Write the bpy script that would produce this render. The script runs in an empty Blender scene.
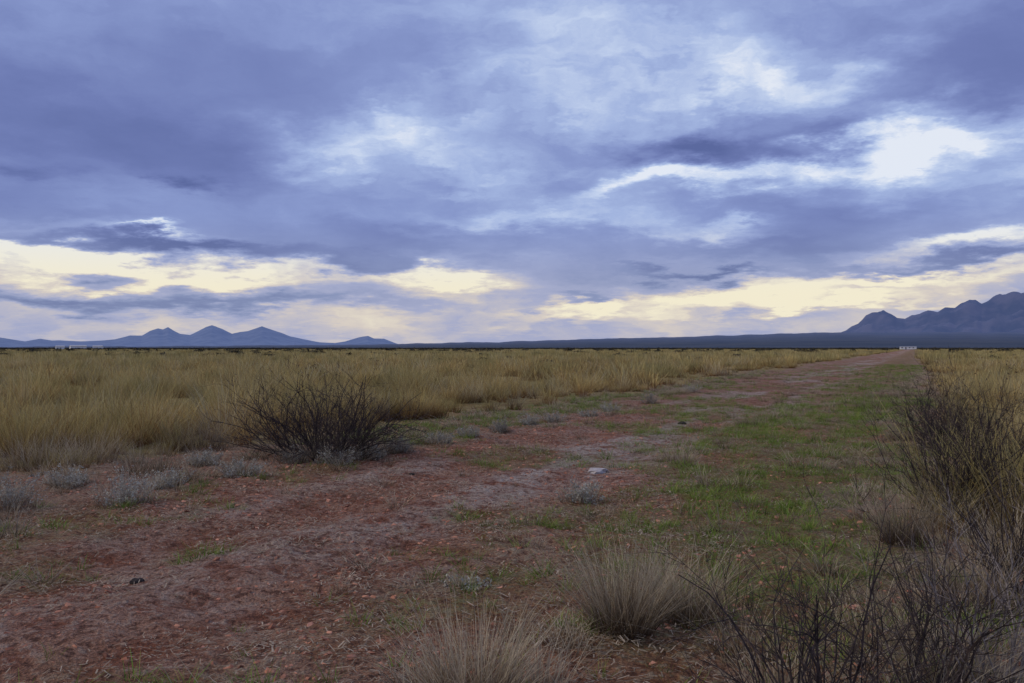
import bpy, math, random
import numpy as np
from mathutils import Vector
rng = np.random.default_rng(7)
random.seed(7)
F = 882.0; HY = 348.0; CX = 512.0; CH = 1.6
TH = math.atan((915-CX)/F); CT, ST = math.cos(TH), math.sin(TH)
scene = bpy.context.scene

# ---------------------------------------------------------------- noise
def _hash(ix, iy, seed):
    n = (ix.astype(np.int64)*374761393 + iy.astype(np.int64)*668265263 + seed*1442695041) & 0xFFFFFFFF
    n = ((n ^ (n >> 13))*1274126177) & 0xFFFFFFFF
    n = (n ^ (n >> 16)) & 0xFFFFFFFF
    return n/4294967295.0
def vnoise(x, y, seed=0):
    x = np.asarray(x, float); y = np.asarray(y, float)
    ix = np.floor(x); iy = np.floor(y); fx = x-ix; fy = y-iy
    fx = fx*fx*(3-2*fx); fy = fy*fy*(3-2*fy)
    a = _hash(ix, iy, seed); b = _hash(ix+1, iy, seed); c = _hash(ix, iy+1, seed); d = _hash(ix+1, iy+1, seed)
    return (a*(1-fx)+b*fx)*(1-fy)+(c*(1-fx)+d*fx)*fy
def fbm(x, y, seed=0, oct=4):
    s = 0; a = 0.5; tot = 0; f = 1
    for o in range(oct):
        s = s+a*vnoise(x*f+17.3*o, y*f-9.1*o, seed+o); tot += a; a *= .5; f *= 2.03
    return s/tot
def sstep(a, b, v):
    t = np.clip((v-a)/(b-a), 0, 1); return t*t*(3-2*t)
def st(x, y): return x*CT-y*ST, x*ST+y*CT

def masks(x, y):
    s, t = st(x, y)
    w = (fbm(x*.25, y*.25, 3)-.5)
    w2 = (fbm(x*1.2, y*1.2, 5)-.5)
    sw = s+w*2.6+w2*1.8
    left_edge = -9.3-1.3*sstep(16, 6, t)
    right_edge = 0.9
    grass = np.maximum(sstep(left_edge+.3, left_edge-.4, sw), sstep(right_edge-.3, right_edge+.5, sw))
    verge = np.maximum(sstep(-7.4, -8.8, sw), sstep(-.8, .3, sw))*(1-grass)
    green = sstep(-4.1, -2.6, sw)*sstep(.8, -.2, sw)
    green = green*sstep(2.5, 7, t+w*3)*(.6+.4*sstep(75, 15, t))
    green = np.maximum(green, .95*sstep(-10.4, -9.6, sw)*sstep(-7.4, -8.2, sw)*sstep(10, 14, t)*sstep(70, 35, t))
    patch = fbm(x*.7+4, y*.7, 11)
    sp = .50*sstep(.44, .60, patch)*sstep(-8.5, -7, s)*sstep(.5, 0, s)
    green = np.clip(np.maximum(green*(.40+1.1*sstep(.3, .6, patch)), sp), 0, 1)*(1-grass)
    streak = fbm(s*1.1, t*.22, 21)
    pale = sstep(.42, .66, streak)*np.exp(-((s+4.9)/1.7)**2)*1.2*(.2+.8*sstep(5, 11, t))
    pale = np.clip(pale+.25*sstep(.52, .7, fbm(x*1.6, y*1.6, 33)), 0, 1)*(1-grass)
    return grass, green, pale, verge
def G(x, y):
    s, t = st(x, y); r = np.hypot(x, y)
    z = .16*(fbm(x*.06, y*.06, 41, 2)-.5)*sstep(8, 40, r)*sstep(6000, 500, r)
    z = z-.05*np.exp(-((s+5.6)/.5)**2)-.04*np.exp(-((s+3.9)/.45)**2)-.03*sstep(-8.6, -7.9, s)*sstep(-2, -2.8, s)
    near = sstep(60, 12, r)
    z = z+near*(.09*(fbm(x*1.1, y*1.1, 51, 3)-.5)+.07*(fbm(x*5, y*5, 61, 4)-.5)*sstep(30, 12, r))
    return z

# ---------------------------------------------------------------- mesh helpers
def mesh_np(name, V, quads=None, tris=None, attrs=None, smooth=True, mat=None, link=True, parent=None):
    me = bpy.data.meshes.new(name)
    V = np.asarray(V, np.float32)
    me.vertices.add(len(V)); me.vertices.foreach_set('co', V.ravel())
    nq = 0 if quads is None else len(quads); nt = 0 if tris is None else len(tris)
    loops = []; 
    if nq: loops.append(np.asarray(quads, np.int32).ravel())
    if nt: loops.append(np.asarray(tris, np.int32).ravel())
    if loops:
        L = np.concatenate(loops); me.loops.add(len(L)); me.loops.foreach_set('vertex_index', L)
        me.polygons.add(nq+nt)
        starts = np.concatenate([np.arange(nq)*4, nq*4+np.arange(nt)*3]).astype(np.int32)
        me.polygons.foreach_set('loop_start', starts)
    me.update(calc_edges=True)
    if loops: me.polygons.foreach_set('use_smooth', np.full(nq+nt, smooth))
    for k, (ty, a) in (attrs or {}).items():
        at = me.attributes.new(k, ty, 'POINT')
        if ty == 'FLOAT': at.data.foreach_set('value', np.asarray(a, np.float32).ravel())
        elif ty == 'INT': at.data.foreach_set('value', np.asarray(a, np.int32).ravel())
        else: at.data.foreach_set('vector', np.asarray(a, np.float32).ravel())
    me.validate()
    ob = bpy.data.objects.new(name, me)
    if mat: me.materials.append(mat)
    if link: scene.collection.objects.link(ob)
    if parent: ob.parent = parent
    return ob

def blades(n, R, h, hv, width, lean, seg=3, curve=.5, r=None, core=1.0):
    r = r or rng
    a = r.uniform(0, 2*np.pi, n); rad = R*np.sqrt(r.uniform(0, 1, n))**core
    bx, by = rad*np.cos(a), rad*np.sin(a)
    la = a+r.normal(0, .9, n)
    H = h*np.clip(r.normal(1, hv, n), .25, 1.6)*(1-.35*(rad/R)**2)
    ln = np.abs(r.normal(0, lean, n))+lean*.5*(rad/R)
    cv = curve*r.uniform(.2, 1.3, n)
    fa = r.uniform(0, 2*np.pi, n)
    V = np.zeros((n, seg+1, 2, 3)); hh = np.zeros((n, seg+1, 2)); 
    for k in range(seg+1):
        u = k/seg
        out = H*(ln*u+cv*ln*u*u*1.2)
        z = H*u*(1-.25*np.minimum(1, cv*ln)*u)
        w = width*(1-.85*u)*.5
        px, py = bx+out*np.cos(la), by+out*np.sin(la)
        V[:, k, 0] = np.stack([px-w*np.cos(fa), py-w*np.sin(fa), z], -1)
        V[:, k, 1] = np.stack([px+w*np.cos(fa), py+w*np.sin(fa), z], -1)
        hh[:, k] = u
    base = (np.arange(n)*(seg+1)*2)[:, None]
    k = np.arange(seg)[None]*2
    q = np.stack([base+k, base+k+1, base+k+3, base+k+2], -1).reshape(-1, 4)
    rn = np.repeat(r.uniform(0, 1, n), (seg+1)*2)
    return V.reshape(-1, 3), q, hh.ravel(), rn

# ---------------------------------------------------------------- materials
def newmat(name):
    m = bpy.data.materials.new(name); m.use_nodes = True; m.node_tree.nodes.clear(); return m, m.node_tree
def N(nt, ty, **kw):
    n = nt.nodes.new(ty)
    for k, v in kw.items(): setattr(n, k, v)
    return n
def mix(nt, f, a, b, bt='MIX'):
    n = nt.nodes.new('ShaderNodeMix'); n.data_type = 'RGBA'; n.blend_type = bt
    for sock, v in ((n.inputs[0], f), (n.inputs[6], a), (n.inputs[7], b)):
        if isinstance(v, bpy.types.NodeSocket): nt.links.new(v, sock)
        elif isinstance(v, (tuple, list)): sock.default_value = (*v, 1) if len(v) == 3 else v
        else: sock.default_value = v
    return n.outputs[2]
def math_(nt, op, a, b=None, c=None, clamp=False):
    n = nt.nodes.new('ShaderNodeMath'); n.operation = op; n.use_clamp = clamp
    for i, v in enumerate((a, b, c)):
        if v is None: continue
        if isinstance(v, bpy.types.NodeSocket): nt.links.new(v, n.inputs[i])
        else: n.inputs[i].default_value = v
    return n.outputs[0]
def smooth(nt, v, a, b, o0=0., o1=1.):
    n = nt.nodes.new('ShaderNodeMapRange'); n.interpolation_type = 'SMOOTHSTEP'
    nt.links.new(v, n.inputs[0]); n.inputs[1].default_value = a; n.inputs[2].default_value = b
    n.inputs[3].default_value = o0; n.inputs[4].default_value = o1
    return n.outputs[0]
def noise(nt, vec, scale, detail=4, rough=.55, dist=0.):
    n = nt.nodes.new('ShaderNodeTexNoise'); n.inputs['Scale'].default_value = scale
    n.inputs['Detail'].default_value = detail; n.inputs['Roughness'].default_value = rough
    n.inputs['Distortion'].default_value = dist
    if vec is not None: nt.links.new(vec, n.inputs['Vector'])
    return n.outputs['Fac']
def attr(nt, name):
    n = nt.nodes.new('ShaderNodeAttribute'); n.attribute_name = name; return n.outputs['Fac']

def blade_mat(name, base, tip, alt, transl=.25, patch=None, pscale=.12, alt2=None, hb=.65):
    m, nt = newmat(name)
    h = attr(nt, 'h'); r = attr(nt, 'rnd')
    geo = N(nt, 'ShaderNodeNewGeometry'); oi = N(nt, 'ShaderNodeObjectInfo')
    c = mix(nt, smooth(nt, r, .45, .95), tip, alt)
    if alt2: c = mix(nt, smooth(nt, oi.outputs['Random'], .55, 1., 0, .8), c, alt2)
    if patch:
        pn = noise(nt, geo.outputs['Position'], pscale, 3)
        c = mix(nt, math_(nt, 'MULTIPLY', smooth(nt, pn, .45, .60), .85), c, patch)
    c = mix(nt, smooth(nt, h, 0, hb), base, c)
    v = math_(nt, 'MULTIPLY_ADD', math_(nt, 'FRACT', math_(nt, 'MULTIPLY', oi.outputs['Random'], 17.3)), .7, .55)
    v2 = math_(nt, 'MULTIPLY_ADD', math_(nt, 'FRACT', math_(nt, 'MULTIPLY', r, 13.7)), .6, .65)
    vv = math_(nt, 'MULTIPLY', v, v2)
    c = mix(nt, 1., c, mix(nt, vv, (0, 0, 0), (1, 1, 1)), 'MULTIPLY')
    d = N(nt, 'ShaderNodeBsdfDiffuse'); t = N(nt, 'ShaderNodeBsdfTranslucent')
    nt.links.new(c, d.inputs[0]); nt.links.new(c, t.inputs[0])
    ms = N(nt, 'ShaderNodeMixShader'); ms.inputs[0].default_value = transl
    nt.links.new(d.outputs[0], ms.inputs[1]); nt.links.new(t.outputs[0], ms.inputs[2])
    o = N(nt, 'ShaderNodeOutputMaterial'); nt.links.new(ms.outputs[0], o.inputs[0])
    return m
def diff_mat(name, c1, c2, scale=20, bump=0., haze=None, hz=0., rnd=0., haze_range=None, haze2=None):
    m, nt = newmat(name)
    geo = N(nt, 'ShaderNodeNewGeometry')
    f = noise(nt, geo.outputs['Position'], scale, 5)
    c = mix(nt, smooth(nt, f, .35, .65), c1, c2)
    if rnd:
        oi = N(nt, 'ShaderNodeObjectInfo')
        c = mix(nt, 1., c, mix(nt, oi.outputs['Random'], (1-rnd,)*3, (1+rnd,)*3), 'MULTIPLY')
    p = N(nt, 'ShaderNodeBsdfPrincipled'); p.inputs['Roughness'].default_value = .9
    p.inputs['Specular IOR Level'].default_value = .15
    nt.links.new(c, p.inputs['Base Color'])
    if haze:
        p.inputs['Emission Color'].default_value = (*haze, 1); p.inputs['Emission Strength'].default_value = hz  # painted haze: emission stands in for light scattered by the air
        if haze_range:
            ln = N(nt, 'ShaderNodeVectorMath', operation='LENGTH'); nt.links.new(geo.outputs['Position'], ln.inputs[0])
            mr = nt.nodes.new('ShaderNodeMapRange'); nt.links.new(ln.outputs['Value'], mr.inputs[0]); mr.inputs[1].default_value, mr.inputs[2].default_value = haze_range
            nt.links.new(mix(nt, mr.outputs[0], haze, haze2), p.inputs['Emission Color'])  # painted haze shifts colour with distance from the origin
    if bump:
        b = N(nt, 'ShaderNodeBump'); b.inputs['Strength'].default_value = bump
        nt.links.new(f, b.inputs['Height']); nt.links.new(b.outputs[0], p.inputs['Normal'])
    o = N(nt, 'ShaderNodeOutputMaterial'); nt.links.new(p.outputs[0], o.inputs[0])
    return m

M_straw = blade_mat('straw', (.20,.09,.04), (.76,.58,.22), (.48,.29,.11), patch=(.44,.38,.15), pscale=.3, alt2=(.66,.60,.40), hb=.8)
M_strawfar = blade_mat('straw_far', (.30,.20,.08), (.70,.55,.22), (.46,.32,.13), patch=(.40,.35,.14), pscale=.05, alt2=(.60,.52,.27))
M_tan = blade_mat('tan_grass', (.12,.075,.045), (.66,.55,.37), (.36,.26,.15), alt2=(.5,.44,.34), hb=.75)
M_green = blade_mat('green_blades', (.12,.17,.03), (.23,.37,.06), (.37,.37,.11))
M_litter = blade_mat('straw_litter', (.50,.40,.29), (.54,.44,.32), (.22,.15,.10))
M_silver = blade_mat('silver_leaf', (.34,.32,.27), (.50,.49,.41), (.36,.32,.25))
M_dark = diff_mat('dark_twig', (.032,.024,.022), (.085,.062,.055), 30)
M_greytwig = diff_mat('grey_twig', (.16,.13,.11), (.32,.27,.24), 30)
M_clod = diff_mat('clod', (.25,.095,.055), (.42,.20,.125), 8, .4, rnd=.45)
M_dung = diff_mat('dark_lump', (.02,.018,.018), (.045,.035,.03), 40, .6)
M_rock = diff_mat('pale_rock', (.34,.30,.29), (.44,.40,.38), 14, .5)
M_scrub = diff_mat('scrub', (.035,.036,.026), (.085,.070,.045), 1.5)

# ---------------------------------------------------------------- ground
def build_ground():
    ang = np.concatenate([np.arange(-50, 50, .16), np.arange(50, 310, 2.)])*np.pi/180
    rs = [.6]
    while rs[-1] < 40000: rs.append(rs[-1]*(1.008 if 3 < rs[-1] < 16 else 1.0145))
    rs = np.array(rs); na, nr = len(ang), len(rs)
    A, R = np.meshgrid(ang, rs); x = R*np.sin(A); y = R*np.cos(A)
    z = G(x, y); V = np.stack([x, y, z], -1).reshape(-1, 3)
    V = np.vstack([V, [[0, 0, float(G(np.array(0.), np.array(0.)))]]])
    i = np.arange(nr-1)[:, None]; j = np.arange(na)[None]; j2 = (j+1) % na
    q = np.stack([i*na+j, i*na+j2, (i+1)*na+j2, (i+1)*na+j], -1)[:, :, ::-1].reshape(-1, 4)
    jj = np.arange(na); tr = np.stack([np.full(na, nr*na), (jj+1) % na, jj], -1)
    g, gr, pa, ve = masks(V[:, 0], V[:, 1])
    m, nt = newmat('ground_mat')
    geo = N(nt, 'ShaderNodeNewGeometry'); P = geo.outputs['Position']
    n1 = noise(nt, P, 2.2, 6, .6); n2 = noise(nt, P, 14, 6, .65); n3 = noise(nt, P, 60, 4, .6); n0 = noise(nt, P, .25, 4)
    dirt = mix(nt, smooth(nt, n1, .35, .65), (.29,.11,.06), (.43,.225,.14))
    dirt = mix(nt, math_(nt, 'MULTIPLY', smooth(nt, n2, .52, .64), .6), dirt, (.54,.40,.30))
    dirt = mix(nt, math_(nt, 'MULTIPLY', smooth(nt, n2, .48, .38), .8), dirt, (.12,.05,.032))
    pf = math_(nt, 'MULTIPLY', attr(nt, 'pale'), smooth(nt, n1, .3, .55), clamp=True)
    pf = math_(nt, 'MULTIPLY', pf, smooth(nt, n2, .38, .55, .2, .9))
    dirt = mix(nt, pf, dirt, (.60,.50,.42))
    gf = math_(nt, 'MULTIPLY', attr(nt, 'green'), smooth(nt, n2, .38, .6, .15, .8))
    c = mix(nt, gf, dirt, (.18,.20,.055))
    c = mix(nt, math_(nt, 'MULTIPLY', attr(nt, 'verge'), smooth(nt, n1, .35, .6, .2, .6)), c, (.36,.27,.18))
    gcol = mix(nt, smooth(nt, n0, .35, .65), (.42,.31,.13), (.31,.25,.10))
    gcol = mix(nt, math_(nt, 'MULTIPLY', smooth(nt, n1, .42, .6), .6), gcol, (.20,.105,.05))
    c = mix(nt, attr(nt, 'grass'), c, gcol)
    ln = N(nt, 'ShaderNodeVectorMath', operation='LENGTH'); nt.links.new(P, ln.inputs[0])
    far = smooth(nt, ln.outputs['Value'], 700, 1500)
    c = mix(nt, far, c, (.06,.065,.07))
    c = mix(nt, 1., c, mix(nt, smooth(nt, n3, .3, .7), (.52,.52,.52), (1.22,1.22,1.22)), 'MULTIPLY')
    p = N(nt, 'ShaderNodeBsdfPrincipled'); p.inputs['Roughness'].default_value = .95; p.inputs['Specular IOR Level'].default_value = .1
    nt.links.new(c, p.inputs['Base Color'])
    hgt = math_(nt, 'ADD', math_(nt, 'MULTIPLY', n2, .14), math_(nt, 'MULTIPLY', n3, .04))
    b = N(nt, 'ShaderNodeBump'); b.inputs['Strength'].default_value = 1.; b.inputs['Distance'].default_value = 1.
    nt.links.new(hgt, b.inputs['Height']); nt.links.new(b.outputs[0], p.inputs['Normal'])
    o = N(nt, 'ShaderNodeOutputMaterial'); nt.links.new(p.outputs[0], o.inputs[0])
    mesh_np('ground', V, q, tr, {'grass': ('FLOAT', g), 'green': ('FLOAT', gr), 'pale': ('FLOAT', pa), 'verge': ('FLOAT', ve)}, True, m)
build_ground()

# ---------------------------------------------------------------- scatter
def scatter(name, sources, pts, scl, rz, tilt=.0):
    col = bpy.data.collections.new(name+'_parts')
    for s in sources: col.objects.link(s)
    n = len(pts)
    rot = np.stack([rng.normal(0, tilt, n), rng.normal(0, tilt, n), rz], -1)
    ob = mesh_np(name, pts, attrs={'rot': ('FLOAT_VECTOR', rot), 'scl': ('FLOAT_VECTOR', scl), 'idx': ('INT', rng.integers(0, len(sources), n))})
    g = bpy.data.node_groups.new(name+'_gn', 'GeometryNodeTree')
    g.interface.new_socket('Geometry', in_out='INPUT', socket_type='NodeSocketGeometry')
    g.interface.new_socket('Geometry', in_out='OUTPUT', socket_type='NodeSocketGeometry')
    gi = g.nodes.new('NodeGroupInput'); go = g.nodes.new('NodeGroupOutput')
    ci = g.nodes.new('GeometryNodeCollectionInfo'); ci.inputs['Collection'].default_value = col
    ci.inputs['Separate Children'].default_value = True; ci.inputs['Reset Children'].default_value = True
    ip = g.nodes.new('GeometryNodeInstanceOnPoints'); ip.inputs['Pick Instance'].default_value = True
    def na(nm, dt):
        a = g.nodes.new('GeometryNodeInputNamedAttribute'); a.data_type = dt; a.inputs[0].default_value = nm; return a.outputs[0]
    e = g.nodes.new('FunctionNodeEulerToRotation'); g.links.new(na('rot', 'FLOAT_VECTOR'), e.inputs[0])
    g.links.new(gi.outputs[0], ip.inputs['Points']); g.links.new(ci.outputs[0], ip.inputs['Instance'])
    g.links.new(na('idx', 'INT'), ip.inputs['Instance Index']); g.links.new(e.outputs[0], ip.inputs['Rotation'])
    g.links.new(na('scl', 'FLOAT_VECTOR'), ip.inputs['Scale']); g.links.new(ip.outputs[0], go.inputs[0])
    md = ob.modifiers.new('scatter', 'NODES'); md.node_group = g
    return ob
def tuft(nm, mat, *a, **k):
    V, q, h, r = blades(*a, **k)
    return mesh_np(nm, V, q, None, {'h': ('FLOAT', h), 'rnd': ('FLOAT', r)}, False, mat, link=False)
def sector(n, r0, r1, half=42):
    r = np.sqrt(rng.uniform(r0*r0, r1*r1, n)); a = np.radians(rng.uniform(-half, half, n))
    return r*np.sin(a), r*np.cos(a), r
def place(x, y): return np.stack([x, y, G(x, y)-.01], -1)
def scl_u(n, a, b, hv=.2):
    s = rng.uniform(a, b, n); return np.stack([s, s, s*rng.uniform(1-hv, 1+hv, n)], -1)
def hmul(x, y, f, a=.45, b=.95, seed=301):
    return (a+b*sstep(.32, .68, fbm(x*f, y*f, seed, 3)))[:, None]

x, y, r = sector(14000, 3, 34); g, gr, pa, ve = masks(x, y)
dn = fbm(x*.9, y*.9, 77, 2)
k = (rng.uniform(0, 1, len(x)) < g*(.06+.9*sstep(.40, .62, dn))) & (r > 4.5)
x, y = x[k], y[k]; n = len(x)
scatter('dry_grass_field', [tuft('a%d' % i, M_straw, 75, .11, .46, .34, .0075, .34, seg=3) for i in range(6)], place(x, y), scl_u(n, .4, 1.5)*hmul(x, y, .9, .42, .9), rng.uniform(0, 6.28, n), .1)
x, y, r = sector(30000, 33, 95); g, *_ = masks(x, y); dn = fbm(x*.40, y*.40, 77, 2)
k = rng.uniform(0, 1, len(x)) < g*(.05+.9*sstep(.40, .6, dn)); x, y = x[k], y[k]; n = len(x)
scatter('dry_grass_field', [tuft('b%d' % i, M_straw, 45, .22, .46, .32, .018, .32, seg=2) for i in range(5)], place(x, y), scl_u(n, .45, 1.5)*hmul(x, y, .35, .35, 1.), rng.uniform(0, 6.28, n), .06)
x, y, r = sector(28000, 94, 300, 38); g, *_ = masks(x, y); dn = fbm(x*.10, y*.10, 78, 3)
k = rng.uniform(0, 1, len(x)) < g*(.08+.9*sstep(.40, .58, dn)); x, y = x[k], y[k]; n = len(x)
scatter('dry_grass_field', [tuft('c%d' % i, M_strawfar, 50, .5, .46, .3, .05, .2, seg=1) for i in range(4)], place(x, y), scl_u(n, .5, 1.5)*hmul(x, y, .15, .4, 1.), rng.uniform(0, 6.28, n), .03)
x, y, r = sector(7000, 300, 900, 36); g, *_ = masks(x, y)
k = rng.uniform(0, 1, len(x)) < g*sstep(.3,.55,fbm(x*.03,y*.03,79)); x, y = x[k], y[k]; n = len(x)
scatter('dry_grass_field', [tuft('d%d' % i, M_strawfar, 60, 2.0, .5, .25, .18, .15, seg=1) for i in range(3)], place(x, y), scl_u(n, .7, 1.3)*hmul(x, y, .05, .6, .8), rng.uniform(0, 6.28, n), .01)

x, y, r = sector(60000, 2.5, 30, 44); g, gr, *_ = masks(x, y)
k = rng.uniform(0, 1, len(x)) < gr*.8*(.15+.85*sstep(.40, .58, fbm(x*2.5, y*2.5, 90))); x, y = x[k], y[k]; n = len(x)
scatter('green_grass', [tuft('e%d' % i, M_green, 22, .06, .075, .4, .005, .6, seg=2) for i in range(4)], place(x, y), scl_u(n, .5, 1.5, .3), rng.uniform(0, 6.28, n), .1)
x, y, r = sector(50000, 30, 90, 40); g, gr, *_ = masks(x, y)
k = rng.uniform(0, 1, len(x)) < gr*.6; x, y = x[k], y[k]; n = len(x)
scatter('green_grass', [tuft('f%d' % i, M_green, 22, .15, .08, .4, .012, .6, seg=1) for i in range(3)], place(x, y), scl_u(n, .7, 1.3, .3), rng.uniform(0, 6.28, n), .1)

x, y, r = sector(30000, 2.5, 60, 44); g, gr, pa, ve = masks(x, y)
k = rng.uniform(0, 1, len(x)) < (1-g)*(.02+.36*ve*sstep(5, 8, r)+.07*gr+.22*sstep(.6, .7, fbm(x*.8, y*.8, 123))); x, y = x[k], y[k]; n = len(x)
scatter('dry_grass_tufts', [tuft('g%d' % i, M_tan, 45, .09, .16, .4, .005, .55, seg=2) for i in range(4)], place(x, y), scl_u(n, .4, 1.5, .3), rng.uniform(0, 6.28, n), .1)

def litter(nm):
    n = 40; V = []; q = []; h = []; rr = []
    for i in range(n):
        a = random.uniform(0, 6.28); c = np.array([random.gauss(0, .16), random.gauss(0, .16), random.uniform(.01, .035)])
        L = random.uniform(.015, .06); w = random.uniform(.001, .0035); d = np.array([math.cos(a), math.sin(a), random.uniform(-.3, .3)]); e = np.array([-math.sin(a), math.cos(a), 0])
        b = len(V); V += [c-d*L/2-e*w, c-d*L/2+e*w, c+d*L/2+e*w, c+d*L/2-e*w]; q.append((b, b+1, b+2, b+3)); h += [random.random()]*4; rr += [random.random()]*4
    return mesh_np(nm, V, q, None, {'h': ('FLOAT', h), 'rnd': ('FLOAT', rr)}, False, M_litter, link=False)
x, y, r = sector(14000, 2.5, 24, 44); g, gr, pa, ve = masks(x, y)
k = rng.uniform(0, 1, len(x)) < (1-g)*sstep(.3, .6, fbm(x*1.3, y*1.3, 95))*.7; x, y = x[k], y[k]; n = len(x)
scatter('dry_litter', [litter('h%d' % i) for i in range(4)], place(x, y), scl_u(n, .7, 1.3), rng.uniform(0, 6.28, n))

def lump(nm, mat, sub=2, amp=.35, seed=0, link=False):
    import bmesh
    bm = bmesh.new(); bmesh.ops.create_icosphere(bm, subdivisions=sub, radius=1)
    for v in bm.verts:
        p = v.co.copy(); d = fbm(np.array(p.x*1.6+seed*7+9), np.array(p.y*1.6+p.z*1.9+20), seed, 3)-.5
        v.co = p*(1+2*amp*float(d)); v.co.z *= .62
    me = bpy.data.meshes.new(nm); bm.to_mesh(me); bm.free(); me.materials.append(mat)
    ob = bpy.data.objects.new(nm, me)
    if link: scene.collection.objects.link(ob)
    return ob
x, y, r = sector(170000, 2.5, 24, 42); g, gr, pa, ve = masks(x, y)
cl = sstep(.36, .58, fbm(x*.9, y*.9, 101))
k = rng.uniform(0, 1, len(x)) < (1-g)*(1-.6*gr)*(1-.6*pa)*(.15+.85*cl); x, y = x[k], y[k]; n = len(x)
s = np.clip(rng.lognormal(-4.2, .45, n), .007, .032)
scatter('dirt_clods', [lump('k%d' % i, M_clod, 1, .7, i) for i in range(6)], place(x, y), np.stack([s*rng.uniform(.8, 1.5, n), s, s*rng.uniform(.6, 1, n)], -1), rng.uniform(0, 6.28, n), .4)

# ---------------------------------------------------------------- shrubs
def tubes(lines, sides=3):
    V = []; Q = []
    for pts, rad in lines:
        pts = np.array(pts); m = len(pts); b0 = len(V)
        t = np.gradient(pts, axis=0); 
        for i in range(m):
            d = t[i]/(np.linalg.norm(t[i])+1e-9); u = np.cross(d, [.31, .2, .93] if abs(d[2]) < .9 else [1, 0, 0]); u /= np.linalg.norm(u)+1e-9; w = np.cross(d, u)
            for s in range(sides):
                a = 2*math.pi*s/sides; V.append(pts[i]+rad[i]*(u*math.cos(a)+w*math.sin(a)))
        for i in range(m-1):
            for s in range(sides):
                s2 = (s+1) % sides; Q.append((b0+i*sides+s, b0+i*sides+s2, b0+(i+1)*sides+s2, b0+(i+1)*sides+s))
    return V, Q
def shrub_lines(rnd, stems, H, spread, r0=.006, lv=3, wig=.25, kids=(3, 5), lift=.05, root=.12, rmin=.0012):
    lines = []
    def grow(p, d, L, r, l):
        n = 6; pts = [p.copy()]; rad = [r]
        for i in range(n):
            d = d+rnd.normal(0, wig*.5, 3); d[2] += lift
            if p[2] < .02: d[2] = abs(d[2])
            d /= np.linalg.norm(d)
            p = p+d*L/n; pts.append(p.copy()); rad.append(r*(1-.7*(i+1)/n))
        lines.append((pts, rad))
        if l < lv:
            for c in range(rnd.integers(kids[0], kids[1]+1)):
                i = rnd.integers(1, len(pts)-1)
                dd = np.array(pts[i])-np.array(pts[i-1]); dd /= np.linalg.norm(dd)+1e-9
                dd = dd+rnd.normal(0, .5, 3); dd /= np.linalg.norm(dd)
                grow(np.array(pts[i]), dd, L*rnd.uniform(.35, .62), max(rad[i]*.7, rmin), l+1)
    for s in range(stems):
        a = rnd.uniform(0, 6.28); rr = rnd.uniform(0, 1)**.7
        d = np.array([math.cos(a)*rr*spread, math.sin(a)*rr*spread, 1.]); d /= np.linalg.norm(d)
        grow(np.array([math.cos(a)*root*rr, math.sin(a)*root*rr, -.02]), d, H*rnd.uniform(.6, 1.12), r0*rnd.uniform(.7, 1.2), 1)
    return lines
def img(px, py):
    Y = CH*F/(py-HY); return (px-CX)/F*Y, Y
def put(ob, px, py, dz=0):
    X, Y = img(px, py); ob.location = (X, Y, float(G(np.array(X), np.array(Y)))-.01+dz); return ob
def twigshrub(name, px, py, H, spread, stems=26, lv=3, r0=.007, mat=None, seed=1, leaves=0, lmat=None, wig=.25, grass=0, gmat=None, gR=.4, gh=.35, kids=(3, 5), sx=1., lsz=1., root=.12, rmin=.0012):
    rnd = np.random.default_rng(seed)
    L = shrub_lines(rnd, stems, H, spread, r0, lv, wig, kids, root=root, rmin=rmin)
    V, Q = tubes(L); V = np.array(V); V[:, 0] *= sx
    nV = len(V); h = np.full(nV, .5); rr = np.full(nV, .5)
    e = bpy.data.objects.new(name, None); scene.collection.objects.link(e)
    mesh_np('branches', V, Q, None, {'h': ('FLOAT', h), 'rnd': ('FLOAT', rr)}, False, mat or M_dark, parent=e)
    if leaves:
        tips = np.array([p[j] for p, _ in L for j in range(2, len(p))]); tips[:, 0] *= sx
        idx = rnd.integers(0, len(tips), leaves); c = tips[idx]+rnd.normal(0, .012, (leaves, 3))
        a = rnd.normal(0, 1, (leaves, 3)); a /= np.linalg.norm(a, axis=1)[:, None]; b = np.cross(a, rnd.normal(0, 1, (leaves, 3))); b /= np.linalg.norm(b, axis=1)[:, None]
        sz = rnd.uniform(.008, .018, leaves)[:, None]*lsz
        LV = np.stack([c-a*sz, c+b*sz*.4, c+a*sz, c-b*sz*.4], 1).reshape(-1, 3); LQ = np.arange(leaves*4).reshape(-1, 4)
        mesh_np('leaves', LV, LQ, None, {'h': ('FLOAT', np.repeat(rnd.uniform(0, 1, leaves), 4)), 'rnd': ('FLOAT', np.repeat(rnd.uniform(0, 1, leaves), 4))}, False, lmat or M_silver, parent=e)
    if grass:
        GV, GQ, gh_, gr_ = blades(grass, gR, gh, .3, .005, .35, r=rnd); GV[:, 0] *= sx
        mesh_np('grass_skirt', GV, GQ, None, {'h': ('FLOAT', gh_), 'rnd': ('FLOAT', gr_)}, False, gmat or M_tan, parent=e)
    return put(e, px, py)
M_dleaf = diff_mat('dry_leaf', (.09,.065,.042), (.17,.125,.08), 30)
twigshrub('bare_shrub', 322, 456, 1.22, 1.7, 100, 3, .011, seed=3, grass=500, gR=.9, gh=.35, sx=1.1, leaves=3500, lmat=M_dleaf, root=.45, wig=.4, rmin=.002)
twigshrub('bare_shrub', 955, 525, 1.15, .9, 44, 3, .009, seed=5, grass=350, gR=.5, gh=.45, leaves=1200, lmat=M_dleaf, wig=.35, rmin=.0018)
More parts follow.
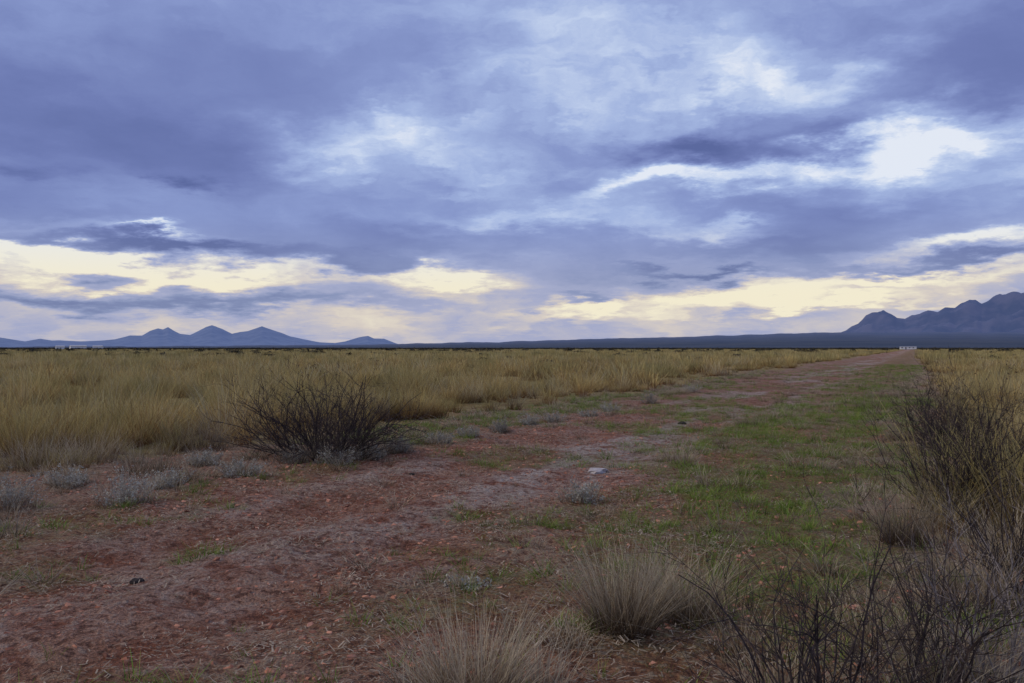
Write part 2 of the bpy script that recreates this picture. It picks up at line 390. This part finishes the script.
twigshrub('bare_shrub', 1000, 495, 1.15, 1.1, 46, 3, .010, seed=6, grass=250, gR=.6, gh=.35, leaves=1800, lmat=M_dleaf, wig=.35, rmin=.002)
twigshrub('bare_shrub', 940, 452, 1.0, 1.1, 46, 3, .011, seed=8, grass=200, gR=.5, gh=.35, leaves=1800, lmat=M_dleaf, wig=.35, rmin=.0025)
twigshrub('bare_shrub', 815, 745, .82, 1.2, 26, 3, .0075, seed=11, grass=120, gR=.35, gh=.25, wig=.4, rmin=.0016)
twigshrub('bare_shrub', 925, 705, .80, 1.1, 26, 3, .0070, seed=12, grass=200, gR=.4, gh=.3, wig=.4, rmin=.0016)
twigshrub('bare_shrub', 1000, 690, .85, 1.0, 22, 3, .006, mat=M_greytwig, seed=14, grass=200, gR=.4, gh=.3, wig=.4, rmin=.0016)
twigshrub('bare_shrub', 1025, 600, .95, .9, 26, 3, .007, seed=13, grass=200, gR=.4, gh=.4, wig=.35, rmin=.0016)
silver = [(125,503,.34),(5,507,.36),(165,484,.22),(240,474,.26),(205,466,.22),(338,462,.26),(295,460,.22),(440,442,.2),(400,452,.24),(370,458,.24),(580,500,.24),(465,580,.08),(610,410,.24),(555,420,.24),(500,430,.26),(70,486,.24),(650,403,.3),(590,415,.2),(470,436,.22),(530,424,.22),(690,392,.35)]
for i, (px, py, H) in enumerate(silver):
    twigshrub('silver_shrub', px, py, H, 1.5, 26, 2, .003, mat=M_greytwig, seed=40+i, leaves=1500 if H > .1 else 400, kids=(4, 6), grass=190, gR=H*.9, gh=H*.9)
def clump(name, px, py, n, R, h, mat=M_tan, w=.0045, lean=.38, seed=0):
    V, q, hh, rr = blades(n, R, h, .28, w, lean, seg=4, curve=.6, r=np.random.default_rng(seed))
    ob = mesh_np(name, V, q, None, {'h': ('FLOAT', hh), 'rnd': ('FLOAT', rr)}, False, mat)
    return put(ob, px, py)
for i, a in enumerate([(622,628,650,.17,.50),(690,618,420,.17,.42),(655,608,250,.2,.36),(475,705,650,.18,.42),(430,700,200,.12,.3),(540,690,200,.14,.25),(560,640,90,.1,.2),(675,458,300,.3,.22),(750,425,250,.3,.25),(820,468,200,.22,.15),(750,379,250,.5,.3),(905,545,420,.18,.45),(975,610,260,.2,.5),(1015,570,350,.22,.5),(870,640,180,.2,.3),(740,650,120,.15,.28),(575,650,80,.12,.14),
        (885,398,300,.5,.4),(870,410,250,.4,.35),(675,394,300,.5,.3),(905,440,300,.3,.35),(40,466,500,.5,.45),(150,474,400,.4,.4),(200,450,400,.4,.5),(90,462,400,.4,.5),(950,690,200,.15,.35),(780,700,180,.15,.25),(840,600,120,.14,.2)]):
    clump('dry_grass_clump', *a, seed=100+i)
for i, (px, py, s) in enumerate([(138, 574, .055), (682, 423, .09), (412, 470, .04)]):
    o = lump('cow_dung', M_dung, 3, .35, 30+i, True); o.scale = (s, s*.8, s*.8); put(o, px, py, s*.3)
o = lump('pale_stone', M_rock, 3, .4, 44, True); o.scale = (.14, .12, .10); put(o, 597, 466, .02)

# ---------------------------------------------------------------- distant scrub
srcs = []
for i in range(4):
    rnd = np.random.default_rng(200+i); n = 500
    c = rnd.normal(0, 1, (n, 3)); c /= np.linalg.norm(c, axis=1)[:, None]; c *= rnd.uniform(.3, 1, (n, 1))
    c = c*np.array([1.1, 1.1, .75])*(1+.5*np.sin(c[:, :1]*4+i)); c[:, 2] = np.abs(c[:, 2])
    a = rnd.normal(0, .16, (n, 3)); b = rnd.normal(0, .16, (n, 3))
    srcs.append(mesh_np('s%d' % i, np.stack([c-a, c+b, c+a, c-b], 1).reshape(-1, 3), np.arange(n*4).reshape(-1, 4), None, None, False, M_scrub, link=False))
xs, ys, sc = [], [], []
for (r0, r1, n, a, b) in [(45, 130, 45, .3, .5), (130, 250, 70, .45, .8), (250, 700, 300, .7, 1.3), (700, 1300, 1500, .9, 1.6), (1300, 3000, 5000, 1.2, 2.2)]:
    x, y, r = sector(n, r0, r1, 36); s_, t_ = st(x, y); k = (s_ < -13) | (s_ > 5)
    xs.append(x[k]); ys.append(y[k]); sc.append(rng.uniform(a, b, k.sum()))
for px, py, s in [(312, 355.5, 1.2), (318, 355.5, .9), (325,355.5,.8), (480, 354, 1.3), (570, 354, 1.2), (580, 354, .9), (812, 354, 1.2), (930, 354, .8), (235,354,1.), (700,353,1.2)]:
    X, Y = img(px, py); xs.append([X]); ys.append([Y]); sc.append([s])
x = np.concatenate(xs); y = np.concatenate(ys); s = np.concatenate(sc)
scatter('distant_scrub', srcs, place(x, y), np.stack([s*1.5, s*1.5, s], -1), rng.uniform(0, 6.28, len(x)))

# ---------------------------------------------------------------- hills
def hills(name, prof, D0, Dc, D1, mat, rough=.25, base=HY, seed=0, nscale=1/700., front=1., jag=0.):
    prof = np.array(prof, float)
    px = np.arange(prof[0, 0], prof[-1, 0], 1.0)
    py = np.interp(px, prof[:, 0], prof[:, 1])+jag*(fbm(px*.06, px*0, seed, 4)-.5); az = np.arctan((px-CX)/F)
    el = (base-py)/F*np.cos(az)
    H = el*Dc
    nd = 90; d = np.linspace(D0, D1, nd)
    A, D = np.meshgrid(az, d); Hh = np.broadcast_to(H, A.shape)
    u = np.where(D < Dc, (D-D0)/(Dc-D0), (D1-D)/(D1-Dc))
    w = np.clip(u, 0, 1)**front
    X = D*np.sin(A); Y = D*np.cos(A)
    rid = 1-np.abs(2*fbm(X*nscale, Y*nscale, seed, 5)-1)*1.8
    Z = Hh*w*(1-rough*(1-rid)*(1.15-u**3)) - 2
    V = np.stack([X, Y, Z], -1).reshape(-1, 3); m = len(px)
    i = np.arange(nd-1)[:, None]; j = np.arange(m-1)[None]
    q = np.stack([i*m+j, (i)*m+j+1, (i+1)*m+j+1, (i+1)*m+j], -1).reshape(-1, 4)
    return mesh_np(name, V, q, None, None, True, mat)
Ml = diff_mat('hazy_rock', (.03,.035,.04), (.06,.065,.07), .004, 0, (.078,.116,.265), .88)  # blue air haze painted in as an even emission over dark rock
Mr = diff_mat('hazy_rock_slope', (.015,.02,.025), (.055,.05,.055), .004, 0, (.048,.070,.170), .9)  # darker blue air haze, likewise painted in as emission
Mb = diff_mat('hazy_scrub_plain', (.02,.025,.03), (.04,.04,.04), .003, 0, (.010,.018,.045), .9, haze_range=(4500, 8600), haze2=(.045,.064,.150))  # air haze painted as emission, brighter towards the far crest
left = [(-160,347),(-100,343),(-60,338),(-20,342),(0,337),(12,339),(25,341),(40,338),(52,340),(60,340),(80,341),(100,340),(115,339),(130,335),(142,335),(150,330),(158,327.5),(163,328.5),(168,326),(174,330),(180,333),(190,334),(198,330),(206,326),(212,324.5),(222,328),(232,333),(240,331),(248,330),(262,324.5),(268,327),(278,331),(290,336),(305,339),(320,342),(335,342.5),(345,341),(358,337),(368,335.5),(374,338),(384,338),(396,343),(412,347.8)]
right = [(826,336),(838,331),(846,327),(852,322),(858,320),(866,312),(872,310),(878,311),(884,309),(890,312),(897,317),(905,318),(912,314),(920,313),(928,308),(938,309),(945,305),(955,305),(962,300),(970,296),(976,297),(982,301),(990,297),(1000,292),(1006,293),(1014,290),(1024,289),(1060,283),(1100,290),(1150,287),(1220,310),(1300,335),(1340,347)]
baj = [(-200,346.5),(0,346.2),(200,345.5),(300,344.8),(400,343.6),(500,341.4),(560,339.6),(600,338.6),(660,336.6),(700,335.4),(760,333.8),(800,332.4),(850,331.6),(900,332.2),(940,331.2),(1024,332),(1200,333),(1400,345)]
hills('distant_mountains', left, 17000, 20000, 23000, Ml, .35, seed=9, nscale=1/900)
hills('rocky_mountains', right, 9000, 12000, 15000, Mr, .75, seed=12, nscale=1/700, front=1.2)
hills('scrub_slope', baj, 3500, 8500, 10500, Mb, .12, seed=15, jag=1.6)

# ---------------------------------------------------------------- far buildings
def boxm(name, x0, x1, y0, y1, z0, z1, mat, parent):
    V = [(x, y, z) for z in (z0, z1) for x, y in ((x0, y0), (x1, y0), (x1, y1), (x0, y1))]
    return mesh_np(name, V, [(3,2,1,0),(4,5,6,7),(0,1,5,4),(1,2,6,5),(2,3,7,6),(3,0,4,7)], None, None, False, mat, parent=parent)
Mw = diff_mat('white_paint', (.6,.6,.6), (.7,.7,.7), 2); Mg = diff_mat('window_glass', (.04,.05,.06), (.06,.07,.08), 2)
Mroof = diff_mat('roof_sheet', (.35,.36,.38), (.5,.5,.52), 1)
def house(name, px, D, W, H, rot=0, roof=1., wall=Mw, skirt=0.):
    e = bpy.data.objects.new(name, None); scene.collection.objects.link(e)
    boxm('walls', -W/2, W/2, -3, 3, skirt, H, wall, e)
    V = [(-W/2-.3,-3.3,H+.003),(W/2+.3,-3.3,H+.003),(W/2+.3,3.3,H+.003),(-W/2-.3,3.3,H+.003),(-W/2-.3,0,H+roof),(W/2+.3,0,H+roof)]
    mesh_np('roof', V, [(0,1,5,4),(2,3,4,5),(3,2,1,0)], [(0,4,3),(1,2,5)], None, False, Mroof, parent=e)
    for i in range(int(W//3)):
        xx = -W/2+1.5+i*3
        if i == 1: boxm('door', xx-.45, xx+.45, -3.05, -3.003, skirt+.02, min(skirt+2.05, H-.1), Mg, e)
        else: boxm('window_%d' % i, xx-.6, xx+.6, -3.05, -3.003, skirt+1., skirt+1.7, Mg, e)
    if skirt:
        for xx in (-1.2, 0, 1.2):
            for yy in (-2.6, 2.4): 
                L = [([(xx, yy, .4), (xx, yy+.22, .4)], [.38, .38])]; V, Q = tubes(L, 12); mesh_np('wheel', V, Q, None, None, True, M_dung, parent=e)
    az = math.atan((px-CX)/F); e.location = (D*math.sin(az), D*math.cos(az), 0); e.rotation_euler = (0, 0, -az+rot); return e
house('mobile_home', 908, 850, 13, 2.7, .1, .25, skirt=.5)
house('farm_house', 78, 950, 14, 3.4, .2); house('farm_house', 98, 1000, 9, 3.2, -.2); house('farm_house', 60, 1050, 8, 3.2, .1)

# ---------------------------------------------------------------- sky
W = bpy.data.worlds.new('World'); scene.world = W; W.use_nodes = True; nt = W.node_tree; nt.nodes.clear()
W.cycles.sampling_method = 'NONE'
tc = N(nt, 'ShaderNodeTexCoord'); sp = N(nt, 'ShaderNodeSeparateXYZ'); nt.links.new(tc.outputs['Generated'], sp.inputs[0])
X, Y, Z = sp.outputs
az = math_(nt, 'ARCTAN2', X, Y); el = math_(nt, 'ARCSINE', Z)
zz = math_(nt, 'ADD', math_(nt, 'MAXIMUM', Z, 0.), .16)
cp = N(nt, 'ShaderNodeCombineXYZ'); nt.links.new(math_(nt, 'DIVIDE', X, zz), cp.inputs[0]); nt.links.new(math_(nt, 'DIVIDE', Y, zz), cp.inputs[1])
CPv = cp.outputs[0]
wn = N(nt, 'ShaderNodeTexNoise'); wn.inputs['Scale'].default_value = 1.9; wn.inputs['Detail'].default_value = 6; wn.inputs['Roughness'].default_value = .62; nt.links.new(CPv, wn.inputs['Vector'])
ws = N(nt, 'ShaderNodeSeparateColor'); nt.links.new(wn.outputs['Color'], ws.inputs[0])
damp = smooth(nt, el, 0, .3, .40, 1.)
azw = math_(nt, 'ADD', az, math_(nt, 'MULTIPLY', math_(nt, 'MULTIPLY_ADD', ws.outputs[0], .36, -.18), damp))
elw = math_(nt, 'ADD', el, math_(nt, 'MULTIPLY', math_(nt, 'MULTIPLY_ADD', ws.outputs[1], .19, -.095), damp))
pv = N(nt, 'ShaderNodeCombineXYZ'); nt.links.new(azw, pv.inputs[0]); nt.links.new(elw, pv.inputs[1])
blobs = [ # px,py,sx,sy,rot(deg, up-right +),amp
 (110,135,190,42,-6,-.30),(270,60,170,40,0,-.14),(168,187,22,9,0,-.30),(15,182,45,12,0,-.26),(695,148,66,17,-5,-.42),(845,138,34,16,5,-.36),
 (600,301,36,5,0,-.36),(690,273,60,4,0,-.34),(180,250,120,7,0,-.40),(340,264,60,5,0,-.22),(985,50,80,36,10,-.2),(770,240,140,16,0,-.2),(400,240,120,14,0,-.16),
 (450,45,70,35,0,-.06),(860,205,90,14,0,-.16),(60,215,100,10,0,-.16),(970,262,70,5,0,-.34),(250,303,130,6,0,-.28),(70,300,100,6,0,-.30),
 (370,150,74,28,8,.36),(160,236,26,3,0,.34),(60,264,110,7,-4,.54),(150,279,150,6,0,.30),(320,275,120,6,0,.34),(455,280,46,11,0,.48),(775,170,88,13,9,.52),(650,190,50,10,15,.40),
 (955,132,80,22,5,.54),(720,72,80,24,-5,.30),(850,60,60,22,0,.20),(530,222,80,12,0,.26),(700,232,54,9,0,.34),(975,240,60,7,5,.50),(935,277,85,6,0,.44),
 (710,297,100,9,4,.60),(760,302,60,8,3,.25),(840,302,100,5,5,.34),(600,314,80,6,0,.25),(512,328,700,16,0,.16),(400,300,220,16,0,.06),(560,90,90,40,0,.20),(1010,185,60,16,0,.2),(480,175,60,14,0,.18),(300,120,40,10,0,.14),(430,20,90,20,0,.08),(620,20,120,20,0,.10)]
tot = None
for (px, py, sx, sy, ro, am) in blobs:
    a0 = math.atan((px-CX)/F); e0 = math.atan((HY-py)/F*math.cos(a0))
    mp = N(nt, 'ShaderNodeMapping', vector_type='TEXTURE'); nt.links.new(pv.outputs[0], mp.inputs[0])
    mp.inputs[1].default_value = (a0, e0, 0); mp.inputs[2].default_value = (0, 0, math.radians(ro)); mp.inputs[3].default_value = (sx/F, sy/F, 1)
    dt = N(nt, 'ShaderNodeVectorMath', operation='DOT_PRODUCT'); nt.links.new(mp.outputs[0], dt.inputs[0]); nt.links.new(mp.outputs[0], dt.inputs[1])
    gs = math_(nt, 'POWER', .45, dt.outputs['Value'])
    tot = math_(nt, 'MULTIPLY_ADD', gs, am, tot if tot is not None else 0.)
ae = N(nt, 'ShaderNodeCombineXYZ'); nt.links.new(math_(nt, 'MULTIPLY_ADD', ws.outputs[2], .10, az), ae.inputs[0]); nt.links.new(math_(nt, 'MULTIPLY', elw, 2.2), ae.inputs[1])
big = noise(nt, CPv, .8, 5, .5, .3); fine = noise(nt, ae.outputs[0], 7.5, 9, .60)
mod = math_(nt, 'MULTIPLY_ADD', fine, 2.4, -.15)
t = math_(nt, 'MULTIPLY', tot, mod)
t = math_(nt, 'ADD', t, math_(nt, 'MULTIPLY_ADD', big, .50, .29))
t = math_(nt, 'ADD', t, math_(nt, 'MULTIPLY_ADD', fine, .52, -.26))
cr = N(nt, 'ShaderNodeValToRGB'); nt.links.new(t, cr.inputs[0]); e = cr.color_ramp
e.elements[0].position = .10; e.elements[0].color = (.105,.14,.35,1); e.elements[1].position = 1.; e.elements[1].color = (.80,.85,.95,1)
for p, c in ((.30, (.165,.21,.47)), (.5, (.255,.325,.62)), (.68, (.38,.48,.77)), (.84, (.56,.66,.88))):
    q = e.elements.new(p); q.color = (*c, 1)
cr2 = N(nt, 'ShaderNodeValToRGB'); nt.links.new(t, cr2.inputs[0]); e = cr2.color_ramp
e.elements[0].position = .15; e.elements[0].color = (.16,.20,.39,1); e.elements[1].position = 1.; e.elements[1].color = (.93,.86,.66,1)
for p, c in ((.4, (.26,.31,.51)), (.6, (.39,.42,.61)), (.8, (.69,.62,.57))):
    q = e.elements.new(p); q.color = (*c, 1)
low = smooth(nt, el, .15, .055)
col = mix(nt, low, cr.outputs[0], cr2.outputs[0])
bg = N(nt, 'ShaderNodeBackground'); nt.links.new(col, bg.inputs[0]); bg.inputs[1].default_value = 1.
sky = N(nt, 'ShaderNodeTexSky', sky_type='NISHITA'); sky.sun_disc = False; sky.sun_elevation = math.radians(42); sky.sun_rotation = math.radians(-100)
bg2 = N(nt, 'ShaderNodeBackground'); nt.links.new(sky.outputs[0], bg2.inputs[0]); bg2.inputs[1].default_value = .05
ms = N(nt, 'ShaderNodeMixShader'); ms.inputs[0].default_value = .06
nt.links.new(bg.outputs[0], ms.inputs[1]); nt.links.new(bg2.outputs[0], ms.inputs[2])
o = N(nt, 'ShaderNodeOutputWorld'); nt.links.new(ms.outputs[0], o.inputs[0])

sd = bpy.data.lights.new('sun', 'SUN'); sd.energy = 1.5; sd.angle = math.radians(14); sd.color = (1, .87, .66)
so = bpy.data.objects.new('sun', sd); scene.collection.objects.link(so)
A = math.radians(-100); E = math.radians(42)
so.rotation_euler = Vector((math.sin(A)*math.cos(E), math.cos(A)*math.cos(E), math.sin(E))).to_track_quat('Z', 'Y').to_euler()

cam = bpy.data.cameras.new('camera'); co = bpy.data.objects.new('camera', cam); scene.collection.objects.link(co)
cam.sensor_width = 36; cam.lens = F/1024*36; cam.clip_end = 100000; cam.clip_start = .05
co.location = (0, 0, CH); co.rotation_euler = (math.radians(90)+math.atan((HY-341.5)/F), 0, 0)
scene.camera = co
scene.view_settings.view_transform = 'Standard'; scene.view_settings.look = 'None'; scene.view_settings.exposure = 0
